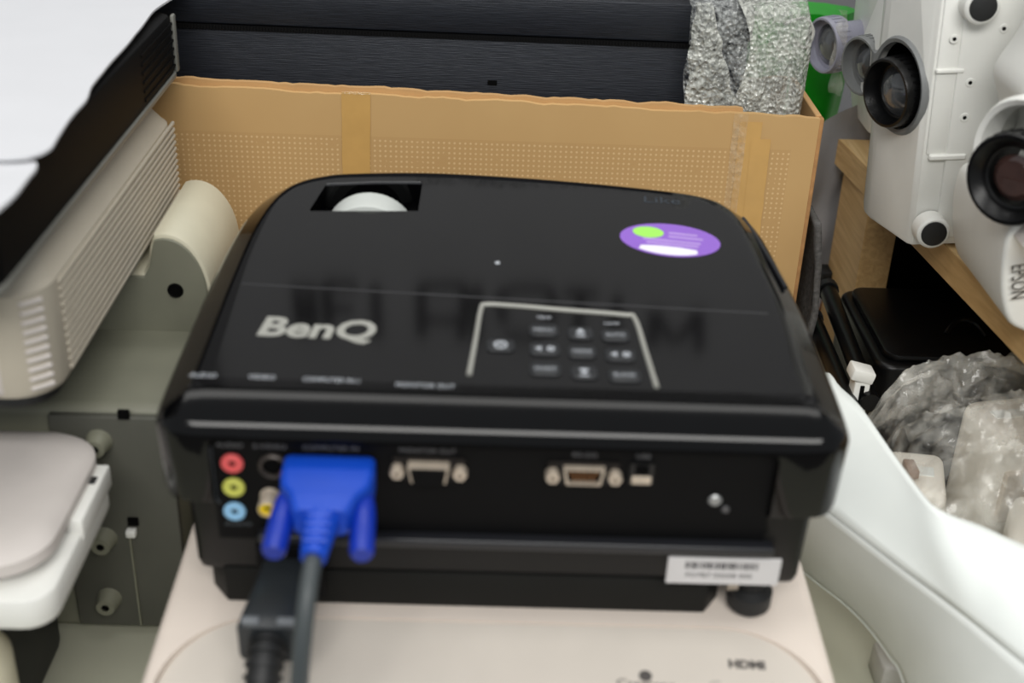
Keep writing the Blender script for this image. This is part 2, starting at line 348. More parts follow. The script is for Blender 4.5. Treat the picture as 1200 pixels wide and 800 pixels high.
def dsub(xc, zc, name, male):
    w1, w2, h = .0088, .0074, .0041
    pl = MB().prism(rrect(xc-.0155, xc+.0155, zc-.006, zc+.006, .001), 0, .0008, M=T((0, .0045, 0))@RX(90)).build(name, mat('port_plate', (36, 34, 34), .4, metal=.6), pj)
    def trap(k): return [(xc-w1*k, zc+h*k), (xc+w1*k, zc+h*k), (xc+w2*k, zc-h*k), (xc-w2*k, zc-h*k)]
    def ringat(k, y): return [(x, y, z) for x, z in trap(k)]
    MB().loft([ringat(.88, .0005), ringat(1, .0005), ringat(1, .0045)] if male else [ringat(.8, -.0012), ringat(1, -.0012), ringat(1, .0045)], False, False).build('shell', CHROME, pl, 20)
    MB().prism(trap(.88), 0, .0006 if male else .0062, M=T((0, .0045-.0008, 0))@RX(90)).build('insert', HOLE if male else MATTE, pl)
    for row, n, z in ((0, 5, zc+.0013), (1, 4, zc-.0013)) if male else ():
        for k in range(n):
            MB().tube([(xc+(k-(n-1)/2)*.0026, .0035, z), (xc+(k-(n-1)/2)*.0026, .0008, z)], .0005, 6).build('pin', BRASS, pl)
    if not male:
        for row, n, z in ((0, 5, zc+.0018), (1, 5, zc), (2, 5, zc-.0018)):
            mb = MB()
            for k in range(n): mb.lathe([(0, .0002), (.0004, .0002), (.0004, 0), (0, 0)], 6, T((xc+(k-2)*.0022, -.0025, z))@RX(90))
            mb.build('pin_holes', HOLE, pl)
    for s in (-1, 1):
        st = MB().lathe([(.0011, .0055), (.0028, .0055), (.0030, .005), (.0030, 0), (.0011, 0)], 6, FY(xc+s*.0134, zc)).build('hex_standoff', CHROME, pl, 20)
dsub(-.0309, .0863, 'monitor_socket', False)
dsub(.0355, .0863, 'serial_socket', True)
us = MB().prism(rrect(.0553, .0655, .0815, .0925, .0008), 0, .0015, M=T((0, .0045, 0))@RX(90)).build('data_socket', mat('usb_black', (22, 22, 22), .4), pj)
MB().box(.0562, .0646, .0022, .0035, .0822, .0862, .0004).build('shell', CHROME, us)
MB().box(.0575, .0633, .0018, .0035, .0875, .0915, .0003).build('opening', HOLE, us)
lk = MB().lathe([(0, .001), (.0022, .0012), (.003, .0004), (.003, 0), (0, 0)], 16, FY(.0938, .0730)).build('lock_rivet', mat('rivet', (150, 152, 152), .3, metal=.5), pj)
MB().lathe([(0, .0006), (.0015, .0008), (.002, 0), (0, 0)], 12, FY(.0990, .0680)).build('lock_pin', mat('rivet_dark', (90, 90, 92), .3, metal=.5), pj)
# raised printed words on the panel
for s, x, z, wd in (('AUDIO', -.1155, .0955, .0115), ('S-VIDEO', -.0985, .0954, .014), ('COMPUTER IN', -.0725, .0954, .0235), ('MONITOR OUT', -.0315, .0954, .024), ('RS-232', .0355, .0956, .0105), ('USB', .0605, .0956, .006)):
    text('printed_word', s, .0032, T((x, .0044, z))@RX(90), mat('panel_print', (96, 96, 98), .5), pj, wd)
text('printed_word', 'AUDIO', .003, T((-.115, .0044, .0522))@RX(90), PRINTD, pj, .012)
# serial number label
lb = MB().box(.0765, .1275, .0020, .0036, .0262, .0415, .0003, 1).build('barcode_label', mat('label_white', (206, 204, 204), .5), pj)
mb = MB(); x = .0845
while x < .1175:
    wv = random.choice((.0004, .0006, .0009)); mb.box(x, x+wv, .0018, .0022, .0355, .0393); x += wv+random.choice((.0004, .0006, .0008))
bars = mb.build('barcode', mat('bar_ink', (40, 40, 44), .6), lb)
text('serial_number', 'PD7B7 03258 000', .0035, T((.1, .0019, .0315))@RX(90), mat('serial_ink', (110, 108, 108), .6), lb, .030)
# power inlet
MB().box(-.108, -.078, .001, .006, .012, .043, .001).build('power_inlet', MATTE, pj)
# top graphics
ZT = .1174
text('brand_lettering', 'BenQ', .0225, T((-.0855, .0640, ZT))@RZ(-1.5), SILVERP, pj, .053, bold=.0007, ext=.0003, shear=.12)
for s, x, y, wd in (('AUDIO', -.1285, .0242, .0115), ('VIDEO', -.1035, .0240, .0115), ('COMPUTER IN-1', -.0735, .0233, .024), ('MONITOR OUT', -.0335, .0212, .025)):
    text('printed_word', s, .0042, T((x, y, ZT))@RZ(-1), PRINT, pj, wd)
text('faint_lettering', 'Like', .011, T((.0865, .2100, ZT))@RZ(-4), mat('faint_blue_print', (44, 52, 60), .3), pj, .020)
MB().lathe([(0, .0004), (.001, .0004), (.0014, 0), (0, 0)], 12, T((-.0037, .1325, ZT))).build('indicator_dot', PRINT, pj)
kf = catmull([(-.0150, .0300, 0), (-.0128, .060, 0), (-.0110, .086, 0), (-.0085, .0905, 0), (.005, .0900, 0), (.030, .0874, 0), (.056, .0848, 0), (.0612, .0815, 0), (.0638, .052, 0), (.0660, .0245, 0)], 5)
MB().tube([(p.x, p.y, ZT+.0002) for p in kf], .0012, 8).build('keypad_trim', SILVERP, pj)
MB().prism([(-.0125, .031), (.0640, .0255), (.0595, .083), (-.009, .0885)], ZT-.0006, ZT-.00005).build('keypad_plate', SATIN, pj)
KEY = mat('key_black', (26, 28, 31), .3)
cols = {0: .0182, 1: .0345, 2: .0520}
keys = [(-.0015, .0545, .0125, 'O'), (.0182, .0685, .0135, 'MENU'), (.0182, .0525, .0135, '\u25C4 \u25BA'), (.0182, .0362, .0135, 'SOURCE'), (.0350, .0670, .0115, '\u25B2'), (.0350, .0510, .0125, 'MODE'), (.0352, .0345, .0115, '\u25BC'),
        (.0510, .0660, .0130, 'AUTO'), (.0520, .0495, .0135, '\u25C4 \u25BA'), (.0528, .0330, .0140, 'BLANK')]
def tri(mb, x, y, s, a, z):
    mb.prism([(x+s*cos(radians(a+t)), y+s*sin(radians(a+t))) for t in (0, 120, 240)], z, z+.0002)
for x, y, wd, s in keys:
    k = MB().prism(rrect(x-wd/2, x+wd/2, y-.0052, y+.0052, .003), ZT-.0002, ZT+.0008, .0004).build('key', KEY, pj)
    z = ZT+.00075
    if s == 'O':
        MB().lathe([(.0020, 0), (.0020, .0003), (.0031, .0003), (.0031, 0)], 20, T((x, y, z))).build('key_symbol', PRINT, k)
        MB().box(x-.0004, x+.0004, y-.0005, y+.0026, z, z+.0003).build('key_symbol', PRINT, k)
    elif s in ('\u25B2', '\u25BC'):
        m_ = MB(); tri(m_, x, y+.001, .0026, 90 if s == '\u25B2' else -90, z); m_.box(x-.002, x+.002, y-.0032, y-.0022, z, z+.0002); m_.build('key_symbol', PRINT, k)
    elif ' ' in s:
        m_ = MB(); tri(m_, x-.0025, y, .0021, 180, z); m_.lathe([(.0007, 0), (.0007, .0002), (.0018, .0002), (.0018, 0)], 14, T((x+.0028, y, z))); m_.build('key_symbol', PRINT, k)
    else: text('key_word', s, .0034, T((x, y, z)), PRINT, k, wd*.68)
for x, y, s in ((.0185, .0805, 'TEMP'), (.0500, .0770, 'LAMP')): text('printed_word', s, .003, T((x, y, ZT)), PRINT, pj, .007)
# oval sticker
st = MB().prism(ell(.0262, .0182, 48), 0, .0003, M=T((.0862, .1630, ZT-.0001))@RZ(-9)).build('oval_sticker', PURPLE, pj); st['label'] = 'purple oval sticker with lime spot and white edge'
MS = T((.0862, .1630, ZT+.00022))@RZ(-9)
MB().prism(ell(.0082, .0062, 32, .0, -.0118, .0062), 0, .0001, M=MS).build('lime_spot', LIME, st)
cr = [(.0240*cos(radians(a)), .0168*sin(radians(a))) for a in range(-130, -47, 6)]
cr += [(x_, -.0098+.0020*(1-(x_/.0175)**2)) for x_ in (.0145, .010, .005, 0, -.005, -.010, -.0145)]
MB().prism(cr, 0, .0001, M=MS).build('white_band', WPRINT, st)
for y_, x0_, x1_ in ((.0075, -.001, .014), (.0035, -.001, .017), (-.0015, -.014, .016), (-.0050, -.012, .015)):
    MB().box(x0_, x1_, y_-.0011, y_+.0011, 0, .0001, M=MS).build('printed_line', PURPLEL, st)
# right shoulder: paler strip painted in as a glint
sg = MB().tube([(.1320, .205, .1104), (.1350, .185, .1112), (.1385, .150, .1122), (.1410, .125, .1122)], .0012, 8).build('shoulder_glint', LEDGE, pj)

# ================================================================ blue video plug and its cable
vp = thing('video_cable', 'bright blue video plug with thumbscrews and dark grey cable, in the black projector', 'cable', (0, 0, ZB), TILT)
xc, zc = -.0727, .0850
def rr3(x0, x1, z0, z1, r, y): return [(a, y, b) for a, b in rrect(x0, x1, z0, z1, r, 3)]
hood = MB().loft([rr3(xc-.0185, xc+.0185, zc-.0075, zc+.0075, .002, .0030), rr3(xc-.0195, xc+.0195, zc-.008, zc+.008, .002, .0010), rr3(xc-.0195, xc+.0195, zc-.008, zc+.008, .003, -.0085),
                  rr3(xc-.0185, xc+.0185, zc-.008, zc+.008, .003, -.0160), rr3(xc-.0140, xc+.0140, zc-.0078, zc+.0078, .003, -.0225), rr3(xc-.0120, xc+.0120, zc-.0075, zc+.0075, .003, -.0300), rr3(xc-.0105, xc+.0105, zc-.0065, zc+.0065, .003, -.0318)]).build('plug_hood', BLUE, vp, 40)
MB().box(xc-.0165, xc+.0165, .0025, .0040, zc-.006, zc+.006, .001, 2).build('plug_face', CHROME, vp)
for s in (-1, 1):
    th = MB().lathe([(0, .031), (.0040, .031), (.0050, .0295), (.0052, .010), (.0046, .004), (.0038, 0), (0, 0)], 16, T((xc+s*.0160, -.0140, zc-.0012))@RX(98)@RY(s*3)).build('thumbscrew', mat('blue_plastic_dark', (5, 44, 156), .38, var=.05), vp)
    mb = MB()
    for k in range(12):
        a = k*pi/6; mb.box(-.0004, .0004, -.0004, .0004, .010, .028, M=T((xc+s*.0160, -.0140, zc-.0012))@RX(98)@RY(s*3)@T((.0044*cos(a), .0044*sin(a), 0)))
    mb.build('grip_ribs', MATS['blue_plastic_dark'], th)
MB().tube([(xc, -.030, zc), (xc-.0003, -.038, zc-.0008), (xc-.0008, -.050, zc-.003)], [.0078, .0068, .0052], 14).build('strain_relief', BLUE, vp)
mb = MB()
for k in range(4): mb.box(xc-.005, xc+.005, -.0355-k*.004, -.0340-k*.004, zc+.0045-k*.0006, zc+.0072-k*.0009, .0005, 1)
mb.build('relief_ribs', BLUE, vp)
cpath = catmull([(xc-.0008, -.046, zc-.0025), (xc-.0015, -.062, zc-.009), (xc-.003, -.074, zc-.026), (xc-.005, -.082, zc-.050), (xc-.008, -.095, zc-.072), (xc-.012, -.125, zc-.086), (xc-.016, -.165, zc-.092), (xc-.018, -.182, zc-.120), (xc-.018, -.188, zc-.165)], 6)
MB().tube(cpath, .0037, 12).build('cable', CABLE, vp)

# ================================================================ power cord
pc = thing('power_cord', 'black mains plug and cord pushed into the lower back of the black projector', 'cable', (0, 0, ZB), TILT)
x0 = -.0930
def prr(hw, z0, z1, y, r=.003): return rr3(x0-hw-(.004*(-y)/.04), x0+hw-(.004*(-y)/.04), z0, z1, r, y)
MB().loft([prr(.0115, .018, .036, .001), prr(.0118, .0175, .0365, -.002), prr(.0120, .0165, .0360, -.020), prr(.0130, .014, .0345, -.032), prr(.0135, .012, .033, -.0365), prr(.0125, .013, .032, -.0385)]).build('plug_body', mat('plug_black', (38, 42, 45), .35), pc, 40)
for s in (-1, 1): MB().box(x0-.0038+s*.0075-.0038, x0-.0038+s*.0075+.0038, -.0372, -.0335, .0312, .0345, .0008, 2, None).build('painted_glint', mat('glint_grey', (120, 124, 128), .25), pc)  # pale blocks on the plug, painted in as two glints
bp_ = [(x0-.0038, -.037, .0235), (x0-.0042, -.046, .021), (x0-.0046, -.056, .013), (x0-.0050, -.064, .002)]
MB().tube(catmull(bp_, 4), .0072, 14).build('cord_boot', RUBBER, pc)
cb = catmull(bp_, 5)
for i in range(2, 15, 2):
    t = (cb[min(i+1, len(cb)-1)]-cb[i-1]).normalized(); MB().tube([cb[i]-t*.0010, cb[i]+t*.0010], .0084, 14).build('boot_ring', RUBBER, pc)
MB().tube(catmull([bp_[-1], (x0-.0055, -.076, -.0015), (x0-.006, -.100, -.0048), (x0-.008, -.140, -.0088), (x0-.012, -.166, -.0120), (x0-.013, -.180, -.045), (x0-.014, -.186, -.085)], 6), .0042, 12).build('cord', RUBBER, pc)

# ================================================================ white projector underneath
wp = thing('projector', 'warm white projector lying flat underneath the black one', 'projector', (0, 0, ZB), TILT)
body = MB().prism(rrect(-.1545, .1530, -.16, .24, .020, 8), -.080, -.0002, .006, 3).build('housing', WHITEP, None)
cut = MB().prism(rrect(-.148, .1475, -.26, .0, .045, 10), 0, .06, M=T((0, .002, -.0012))@RX(5.5)).build('cut', WHITEP2)
boolean(body, [cut]); body.parent = wp
MB().prism(rrect(-.1477, .1472, -.150, -.0006, .0447, 10), -.0001, .0010, .0006, 1, M=T((0, .002, -.0012))@RX(5.5)).build('sloping_panel', WHITEP2, wp)
for x, y, h in ((-.12, -.13, .0095), (.12, -.13, .0095), (-.12, .2, .034), (.12, .2, .034)):
    MB().lathe([(0, -.08-h), (.009, -.08-h), (.010, -.078-h), (.010, -.079), (0, -.079)], 16, T((x, y, 0))).build('foot', RUBBER, wp)
PM = T((0, .002, -.0012))@RX(5.5)
def pan(x, y): return PM@T((x, y, .0011))@RZ(-2)
INK = mat('dark_ink', (82, 78, 76), .5); INKL = mat('pale_ink', (172, 168, 160), .5)
text('printed_logo', 'HDMI', .0062, pan(.1140, -.0215), INK, wp, .0165, bold=.0003)
text('printed_logo', 'Crestron', .006, pan(.0675, -.0335), INK, wp, .026)
m_ = MB(); m_.lathe([(0, 0), (.0030, 0), (.0030, .0002), (0, .0002)], 16, pan(.0675, -.0290)); m_.build('printed_mark', INK, wp)
text('printed_logo', 'CONNECTED', .0045, pan(.0690, -.0395), INKL, wp, .028)
text('printed_logo', 'Control4', .0100, pan(.1110, -.0350), INKL, wp, .034, shear=.2)

# ================================================================ cardboard box
bx = thing('cardboard_box', 'long open brown cardboard box behind the black projector, tape strips down its front', 'box', (0, .32, 0))
def panel(x0, x1, ztop0, ztop1, y0, y1, seed, amp=.0016, n=110, lean=0):
    m = MB(); rA, rB = [], []
    top = []
    for i in range(n+1):
        u = i/n; x = x0+(x1-x0)*u; top.append((x, ztop0+(ztop1-ztop0)*u+amp*nz(x*55, seed)+amp*.5*nz(x*190, seed+5)))
    secs = []
    for x, zt in top: secs.append([(x, y0, 0), (x, y0-.0015*sin(pi*min(1, max(0, (x-x0)/(x1-x0))))*0, zt), (x, y1, zt), (x, y1, 0)])
    return m.loft(secs)
panel(-.34, .2005, .2535, .2440, 0, .004, 1.3).build('front_panel', CARD, bx)
panel(-.34, .150, .2575, .2470, .0042, .0080, 4.1, .0018).build('inner_flap', CARDP, bx)
panel(-.34, .1955, .2440, .2430, .088, .092, 9.1).build('back_panel', CARDP, bx)
for x in (-.340, .1965):
    MB().box(x, x+.004, .0042, .088, 0, .2445, .0005, 1).build('side_panel', CARDP, bx)
MB().box(-.336, .1965, .0042, .088, 0, .004).build('bottom_panel', CARDP, bx)
MB().box(.1985, .2015, -.0006, .006, 0, .2437, .0012, 2).build('corner_fold', CARDE, bx)
def tape(x0, x1, z0, z1, y, m, name='tape_strip', lean=0):
    o = MB().grid(lambda u, v: (x0+(x1-x0)*v-lean*(1-u)+.0005*nz(u*20, v, x0*50), y-.0002*abs(nz(u*40, v*3, 2)), z0+(z1-z0)*u), 40, 4)
    return o.build(name, m, bx)
tape(-.1035, -.0855, .02, .2505, -.0006, TAPE, lean=.004)
tape(.1480, .1625, .02, .2400, -.0006, TAPE, lean=-.002); tape(.1565, .1690, .02, .2290, -.0009, TAPE, lean=-.004)
tape(.1440, .1530, .02, .2455, -.0012, TAPEC, 'clear_tape')
MB().grid(lambda u, v: (-.1035+.018*v, -.0010+.0028*u, .2497+.0010*sin(u*pi)+.0004*nz(v*9, u*5)), 6, 14).build('tape_fold', TAPEC, bx)

# ================================================================ black cases in the box
cs = thing('screen_case', 'long brushed black case standing in the cardboard box, lower of two', 'case', (0, .352, .004), (0, radians(.35), 0), 'black cases in the box')
MB().box(-.330, .150, 0, .030, 0, .2745, .0015, 2).build('housing', BRUSHED, cs)
mb = MB(); mb.box(-.330, .150, -.0006, .010, .2735, .2765)
for k in range(240): x = -.325+k*.00197; mb.box(x, x+.0011, -.0014, .004, .2738, .2766)
sm = mb.build('ribbed_seam', MATTE, cs); sm['kind'] = 'stuff'
MB().box(-.0140, -.0080, -.0008, .004, .2445, .2475).build('clip', HOLE, cs)
cs2 = thing('screen_case', 'long brushed black case lying on top of the other in the cardboard box', 'case', (0, .352, .2805), (0, radians(.35), 0), 'black cases in the box')
MB().box(-.330, .152, .0005, .034, .0005, .0250, .0012, 2).build('housing', BRUSHED, cs2)
MB().box(.152, .156, .002, .032, .002, .0235, .0008, 1).build('end_cap', MATTE, cs2)

# ================================================================ bubble wrap
bw = thing('bubble_wrap', 'crumpled clear bubble wrap around the right ends of the black cases', 'bubble wrap', (0, 0, 0))
def sleeve(x0, x1, y0, y1, z0, z1, amp, seed, nx=50, nr=60, slant=0, closed_end=False):
    rings = []
    for i in range(nx+1):
        u = i/nx; r = []
        sq = 1-.35*max(0, (u-.86)/.14)**2 if closed_end else 1
        for k in range(nr):
            a = 2*pi*k/nr; c_, s_ = cos(a), sin(a); q = max(abs(c_), abs(s_))**.75
            yy = (y0+y1)/2+(y1-y0)/2*c_/q*sq; zz = (z0+z1)/2+(z1-z0)/2*s_/q*sq
            d = amp*(nz(u*7+seed, a*2.2, seed)+.6*nz(u*18, a*6, seed+3)+.35*nz(u*45, a*16, seed))
            xx = x0+(x1-x0)*u+amp*.7*nz(a*3, u*4, seed+8)+slant*sin(pi*min(1, max(0, (zz-.245)/.065)))*(1-u)
            r.append((xx, yy+d*c_*1.2, zz+d*s_*.6))
        rings.append(r)
    return MB().loft(rings, False, closed_end)
sleeve(.113, .190, .336, .394, .175, .311, .0035, 2.0, closed_end=True).build('outer_sleeve', BUBBLE, bw, 180)
sleeve(.1425, .192, .333, .396, .180, .3125, .0036, 5.0, slant=.009, closed_end=True).build('folded_layer', BUBBLE2, bw, 180)
def foldfn(u, v):
    z = .245+.066*v; w_ = .011+.022*(1-v)+.003*nz(v*6, 1.3); x = .114+u*w_+.003*nz(v*5, 2)
    return (x, .3335-.003*sin(u*pi)-.002*nz(u*6, v*12)-.0015*nz(u*20, v*30), z)
MB().grid(foldfn, 16, 40).build('folded_layer', BUBBLE2, bw, 180)
MB().grid(lambda u, v: (-.06+.175*u, .350+.04*v, .3090+.0035*abs(nz(u*14, v*4, 3))+.003*abs(nz(u*40, v*12, 1))-.0016*u), 90, 24).build('top_sheet', BUBBLE, bw, 180)

# ================================================================ left stack
# white sheet on top
def sheet(name, edge, x_in, z, label, seed, th=.0012):
    e = catmull([(x, y, 0) for x, y in edge], 6)
    m = MB(); n = 14
    def row(dz): return [[(p.x+(x_in-p.x)*(j/n), p.y, z+dz+.0006*nz(p.y*30, j*.5, seed)*(1 if j < 6 else .6)-.0008*max(0, 1-j/1.2)) for j in range(n+1)] for p in e]
    a = row(0); b = row(-th)
    m.loft([ra+rb[::-1] for ra, rb in zip(a, b)])
    return tag(m.build(name, PAPER, None, 60), label, 'sheet')
sheet('white_sheet', [(-.2005, .345), (-.204, .321), (-.2065, .298), (-.2070, .280), (-.2050, .250), (-.2045, .232), (-.2030, .191), (-.2025, .168), (-.2010, .140), (-.1975, .118), (-.1970, .092), (-.1945, .066), (-.1935, .052), (-.198, .0425), (-.209, .0385), (-.235, .0365)], -.50, .3065, 'upper white sheet with wavy edge on top of the left stack', 1.0)
sheet('white_sheet', [(-.2250, .300), (-.2250, .15), (-.2085, .06), (-.1960, .042), (-.1940, .025), (-.1930, .007), (-.1945, -.010), (-.1965, -.030)], -.50, .3035, 'lower white sheet peeking out under the upper one', 3.0)
bd = thing('flat_black_device', 'flat black device with thin grey rim, below the white sheets', 'device', (0, 0, .2640))
MB().prism(rrect(-.50, -.2015, -.005, .306, .010, 6), 0, .0365, .002, 2).build('housing', MATTE, bd)
rp = rrect(-.5005, -.2000, -.0070, .3075, .0115, 8)
MB().loft([[(x, y, -.0002) for x, y in rrect(-.4995, -.2025, -.003, .305, .0105, 8)], [(x, y, -.0004) for x, y in rp], [(x, y, .0018) for x, y in rp], [(x, y, .0022) for x, y in rrect(-.4995, -.2025, -.003, .305, .0105, 8)]], False, False).build('grey_rim', mat('rim_grey', (118, 118, 112), .4), bd)
MB().box(-.2022, -.1998, .3015, .3072, .001, .0355, .001, 2).build('corner_rim', MATS['rim_grey'], bd)
for k in range(6): MB().box(-.2022, -.2008, .230, .3015, .005+k*.005, .0064+k*.005).build('rib', MATTE, bd)
bg = thing('projector', 'beige projector with fine ribbed side, under the flat black device', 'projector', (0, 0, .1880))
MB().loft([[(x, y, z) for x, y in rrect(-.50+d, -.2020-d, .038+d, .291-d, .020, 8)] for d, z in ((.005, 0), (.0015, .002), (0, .007), (0, .0535), (.002, .0560), (.010, .069), (.0125, .0730), (.02, .0755))]).build('housing', BEIGE, bg)
MB().prism(rrect(-.498, -.2065, .042, .286, .018, 8), -.0045, .0002, .001).build('dark_underside', RUBBER, bg)
for k in range(12):
    z = .0055+k*.0040
    MB().box(-.2026, -.2006, .062, .2855, z, z+.0024, .0006, 1).build('rib', BEIGE, bg)
for k in range(10):
    z = .006+k*.0047
    MB().box(-.0055, .0055, -.0012, .0012, 0, .0021, .0006, 1, T((-.2085, .0435, z))@RZ(40)).build('corner_fin', PINKW, bg)
MB().prism(rrect(-.45, -.2235, .0368, .06, .004), .004, .052, .002).build('end_panel', PINKW, bg)

ge = thing('projector', 'grey green projector housing on edge, screw posts showing, beside the black projector', 'projector', (0, 0, 0))
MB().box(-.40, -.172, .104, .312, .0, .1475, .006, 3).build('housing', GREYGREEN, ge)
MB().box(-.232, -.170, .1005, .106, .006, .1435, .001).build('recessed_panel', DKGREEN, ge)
hp = [(-.36, .120), (-.36, .1825), (-.2015, .1825), (-.1985, .188), (-.1965, .199)]
hp += [(-.1875+.0240*cos(radians(a)), .171+.0365*sin(radians(a))) for a in range(105, -1, -7)]
hp += [(-.163, .150), (-.166, .135), (-.171, .120)]
MB().prism(hp, 0, .085, .003, 2, M=T((0, .275, 0))@RX(90)).build('rounded_end', CREAM, ge)
hp2 = [(-.358, .121), (-.358, .1815), (-.2005, .1815), (-.1970, .188), (-.195, .197)] + [(-.1875+.0215*cos(radians(a)), .171+.0340*sin(radians(a))) for a in range(105, -1, -7)] + [(-.1665, .150), (-.1690, .135), (-.1735, .121)]
MB().prism(hp2, 0, .002, .0006, 1, M=T((0, .1905, 0))@RX(90)).build('end_plate', GREYGREEN, ge)
MB().lathe([(0, .0005), (.0030, .0005), (.0040, .0012), (.0046, 0), (0, 0)], 18, T((-.1838, .1885, .1735))@RX(90)).build('screw_hole', HOLE, ge)
for x, z in ((-.2069, .1290), (-.2111, .0670), (-.2132, .0255)):
    b_ = MB().lathe([(.0022, .009), (.0050, .009), (.0070, .0), (.0075, -.001), (.0022, -.001)], 20, T((x, .1005, z))@RX(90)).build('screw_post', GREYGREEN, ge)
    MB().lathe([(0, .0075), (.0023, .0075), (.0023, 0), (0, 0)], 12, T((x, .1005, z))@RX(90)).build('post_hole', HOLE, b_)
for x, z in ((-.1945, .0785), (-.1925, .1455)):
    MB().box(x-.0028, x+.0028, .0990, .1015, z-.0022, z+.0025).build('slot', HOLE, ge)
MB().box(-.1985, -.193, .0960, .1008, .0700, .0745, .001, 2, None).build('catch', OFFW, ge)
MB().box(-.1975, -.1966, .0985, .101, .008, .074).build('panel_rib', GREYGREEN, ge)

wl = thing('white_cover', 'rounded white plastic cover with a bracket under it, at the foot of the left stack', 'cover', (0, 0, 0))
lp = [[(x, y, z) for x, y in rrect(-.42+d, -.2005-d, -.014+d, .096-d, .026, 8)] for d, z in ((.002, .128), (0, .1295), (0, .1355), (.003, .1385), (.010, .1405), (.018, .1415))]
MB().loft(lp).build('lid', PINKW, wl)
MB().prism(rrect(-.42, -.1960, -.020, .084, .014, 6), .1060, .1225, .0025, 2).build('bracket', OFFW, wl)
MB().box(-.2030, -.1950, .030, .078, .1175, .1300, .0015, 2).build('bracket_clip', OFFW, wl)
MB().box(-.2033, -.1977, .060, .066, .1297, .1307, .0003, 1).build('clip_slot', RUBBER, wl)
MB().box(-.41, -.225, .012, .088, .1220, .1285, .001, 2).build('gap_shade', RUBBER, wl)  # solid dark filler standing in for the shade under the lid
MB().box(-.40, -.238, .02, .092, .0, .1062, .008, 3).build('support_block', RUBBER, wl)
kb = tag(MB().lathe([(0, 0), (.022, 0), (.026, .004), (.026, .080), (.020, .092), (0, .093)], 32, T((-.2480, -.012, .0))).build('cream_cap', CREAM), 'cream round cap at the lower left corner below the white cover', 'cap')

# ================================================================ wooden shelf
sh = thing('wooden_shelf', 'oak shelf board on an oak upright at the right', 'shelf', (0, 0, 0))
def sx(y): return .2885+(.167-y)*.11
MB().prism([(sx(-.05), -.05), (.75, -.05), (.75, .47), (sx(.47), .47)], .160, .180, .0006, 1).build('shelf_board', WOOD, sh)
MB().prism([(sx(-.05)-.0008, -.05), (sx(-.05), -.05), (sx(.47), .47), (sx(.47)-.0008, .47)], .1602, .1798).build('edge_strip', WOODE, sh)
MB().box(.262, .285, .390, .468, .0, .160, .0006, 1).build('upright', WOODE, sh)
MB().box(.285, .70, .462, .468, .0, .160).build('dark_backing', MATTE, sh)  # black sheet added to stand for the darkness under the shelf
MB().box(.70, .72, -.04, .46, .0, .160, .0006, 1).build('upright', WOODE, sh)

# ---- projectors on the shelf, standing on their sides, lenses to the left
def lens(parent, tip, ang, r, L, m, glass, hood=.82, name='lens_barrel', gs=1.0):
    axis_M = RZ(ang)@RY(-90); loc = Vector(tip)-(axis_M@Vector((0, 0, L)))
    b_ = MB().lathe([(r*.62, 0), (r*.74, 0), (r*.74, L*.52), (r, L*.58), (r, L*.97), (r*.97, L), (r*.90, L), (r*hood, L*.90), (r*hood*.94, L*.82), (r*.62, L*.80), (r*.62, 0)], 40, T(loc)@axis_M).build(name, m, parent)
    MB().lathe([(0, L*(.95-.25*(1-gs))), (r*.3*gs, L*(.94-.25*(1-gs))), (r*.58*gs, L*.86), (r*.76*gs, L*.80), (0, L*.68)], 32, T(loc)@axis_M).build('lens_glass', glass, b_)
    mb = MB()
    for k in range(30):
        a = k*2*pi/30; mb.box(r*.985, r*1.02, -r*.03, r*.03, L*.64, L*.90, M=T(loc)@axis_M@Matrix.Rotation(a, 4, 'Z'))
    mb.build('focus_grip', m, b_)
    return b_
LEFT = RY(-90)
m1 = thing('projector', 'white projector standing on its side on the shelf, screwed underside and black lens showing', 'projector', (.2510, .268, .180), (0, radians(-4), 0), 'projectors on the oak shelf')
LA = RZ(16)@RY(-90)
m1b = MB().prism([(0, .003), (.003, 0), (.30, 0), (.30, .080), (-.002, .080), (-.010, .070), (-.0135, .055), (-.0125, .045)], .0, .25, .003, 2).build('housing', OFFW, None)
hc = MB().lathe([(0, -.06), (.0285, -.06), (.0285, .05), (0, .05)], 40, T((-.0075, .0285, .094))@LA).build('cut', HOLE)
boolean(m1b, [hc]); m1b.parent = m1
MB().lathe([(.0262, .0), (.0262, .0015), (.0285, .0022), (.0300, .0), (.0290, -.03), (.0262, -.03)], 40, T((-.0075, .0285, .094))@LA).build('lens_surround', GREYP, m1)
MB().lathe([(0, -.049), (.0262, -.049), (.0262, -.004), (.0258, -.004), (.0258, -.048), (0, -.048)], 40, T((-.0075, .0285, .094))@LA).build('lens_well', HOLE, m1)
lens(m1, (-.0175, .022, .0915), 24, .0212, .050, SATIN, GLASSL)
# underside relief
MB().box(.016, .29, -.0022, .001, .006, .245, .0015, 2).build('base_cover', OFFW, m1)
MB().box(.0045, .0165, -.0012, .001, .060, .168, .0012, 2).build('raised_strip', OFFW, m1)
MB().box(.006, .028, -.0036, .001, .057, .0605, .0008, 1).build('ledge', OFFW, m1)
MB().box(.004, .020, -.0030, .001, .110, .1125, .0006, 1).build('ledge', OFFW, m1)
MB().box(.006, .024, -.0045, .001, .200, .2035, .0008, 1).build('ledge', OFFW, m1)
for x, z in ((.0085, .0135), (.0195, .150)):
    f_ = MB().lathe([(0, 0), (.0105, 0), (.0100, .010), (.0086, .0112), (0, .0112)], 28, T((x+.003, -.001, z))@RX(90)).build('foot', OFFW, m1)
    MB().lathe([(0, .0108), (.0078, .0108), (.0078, .0118), (.007, .0121), (0, .0121)], 28, T((x+.003, -.001, z))@RX(90)).build('rubber_pad', RUBBER, f_)
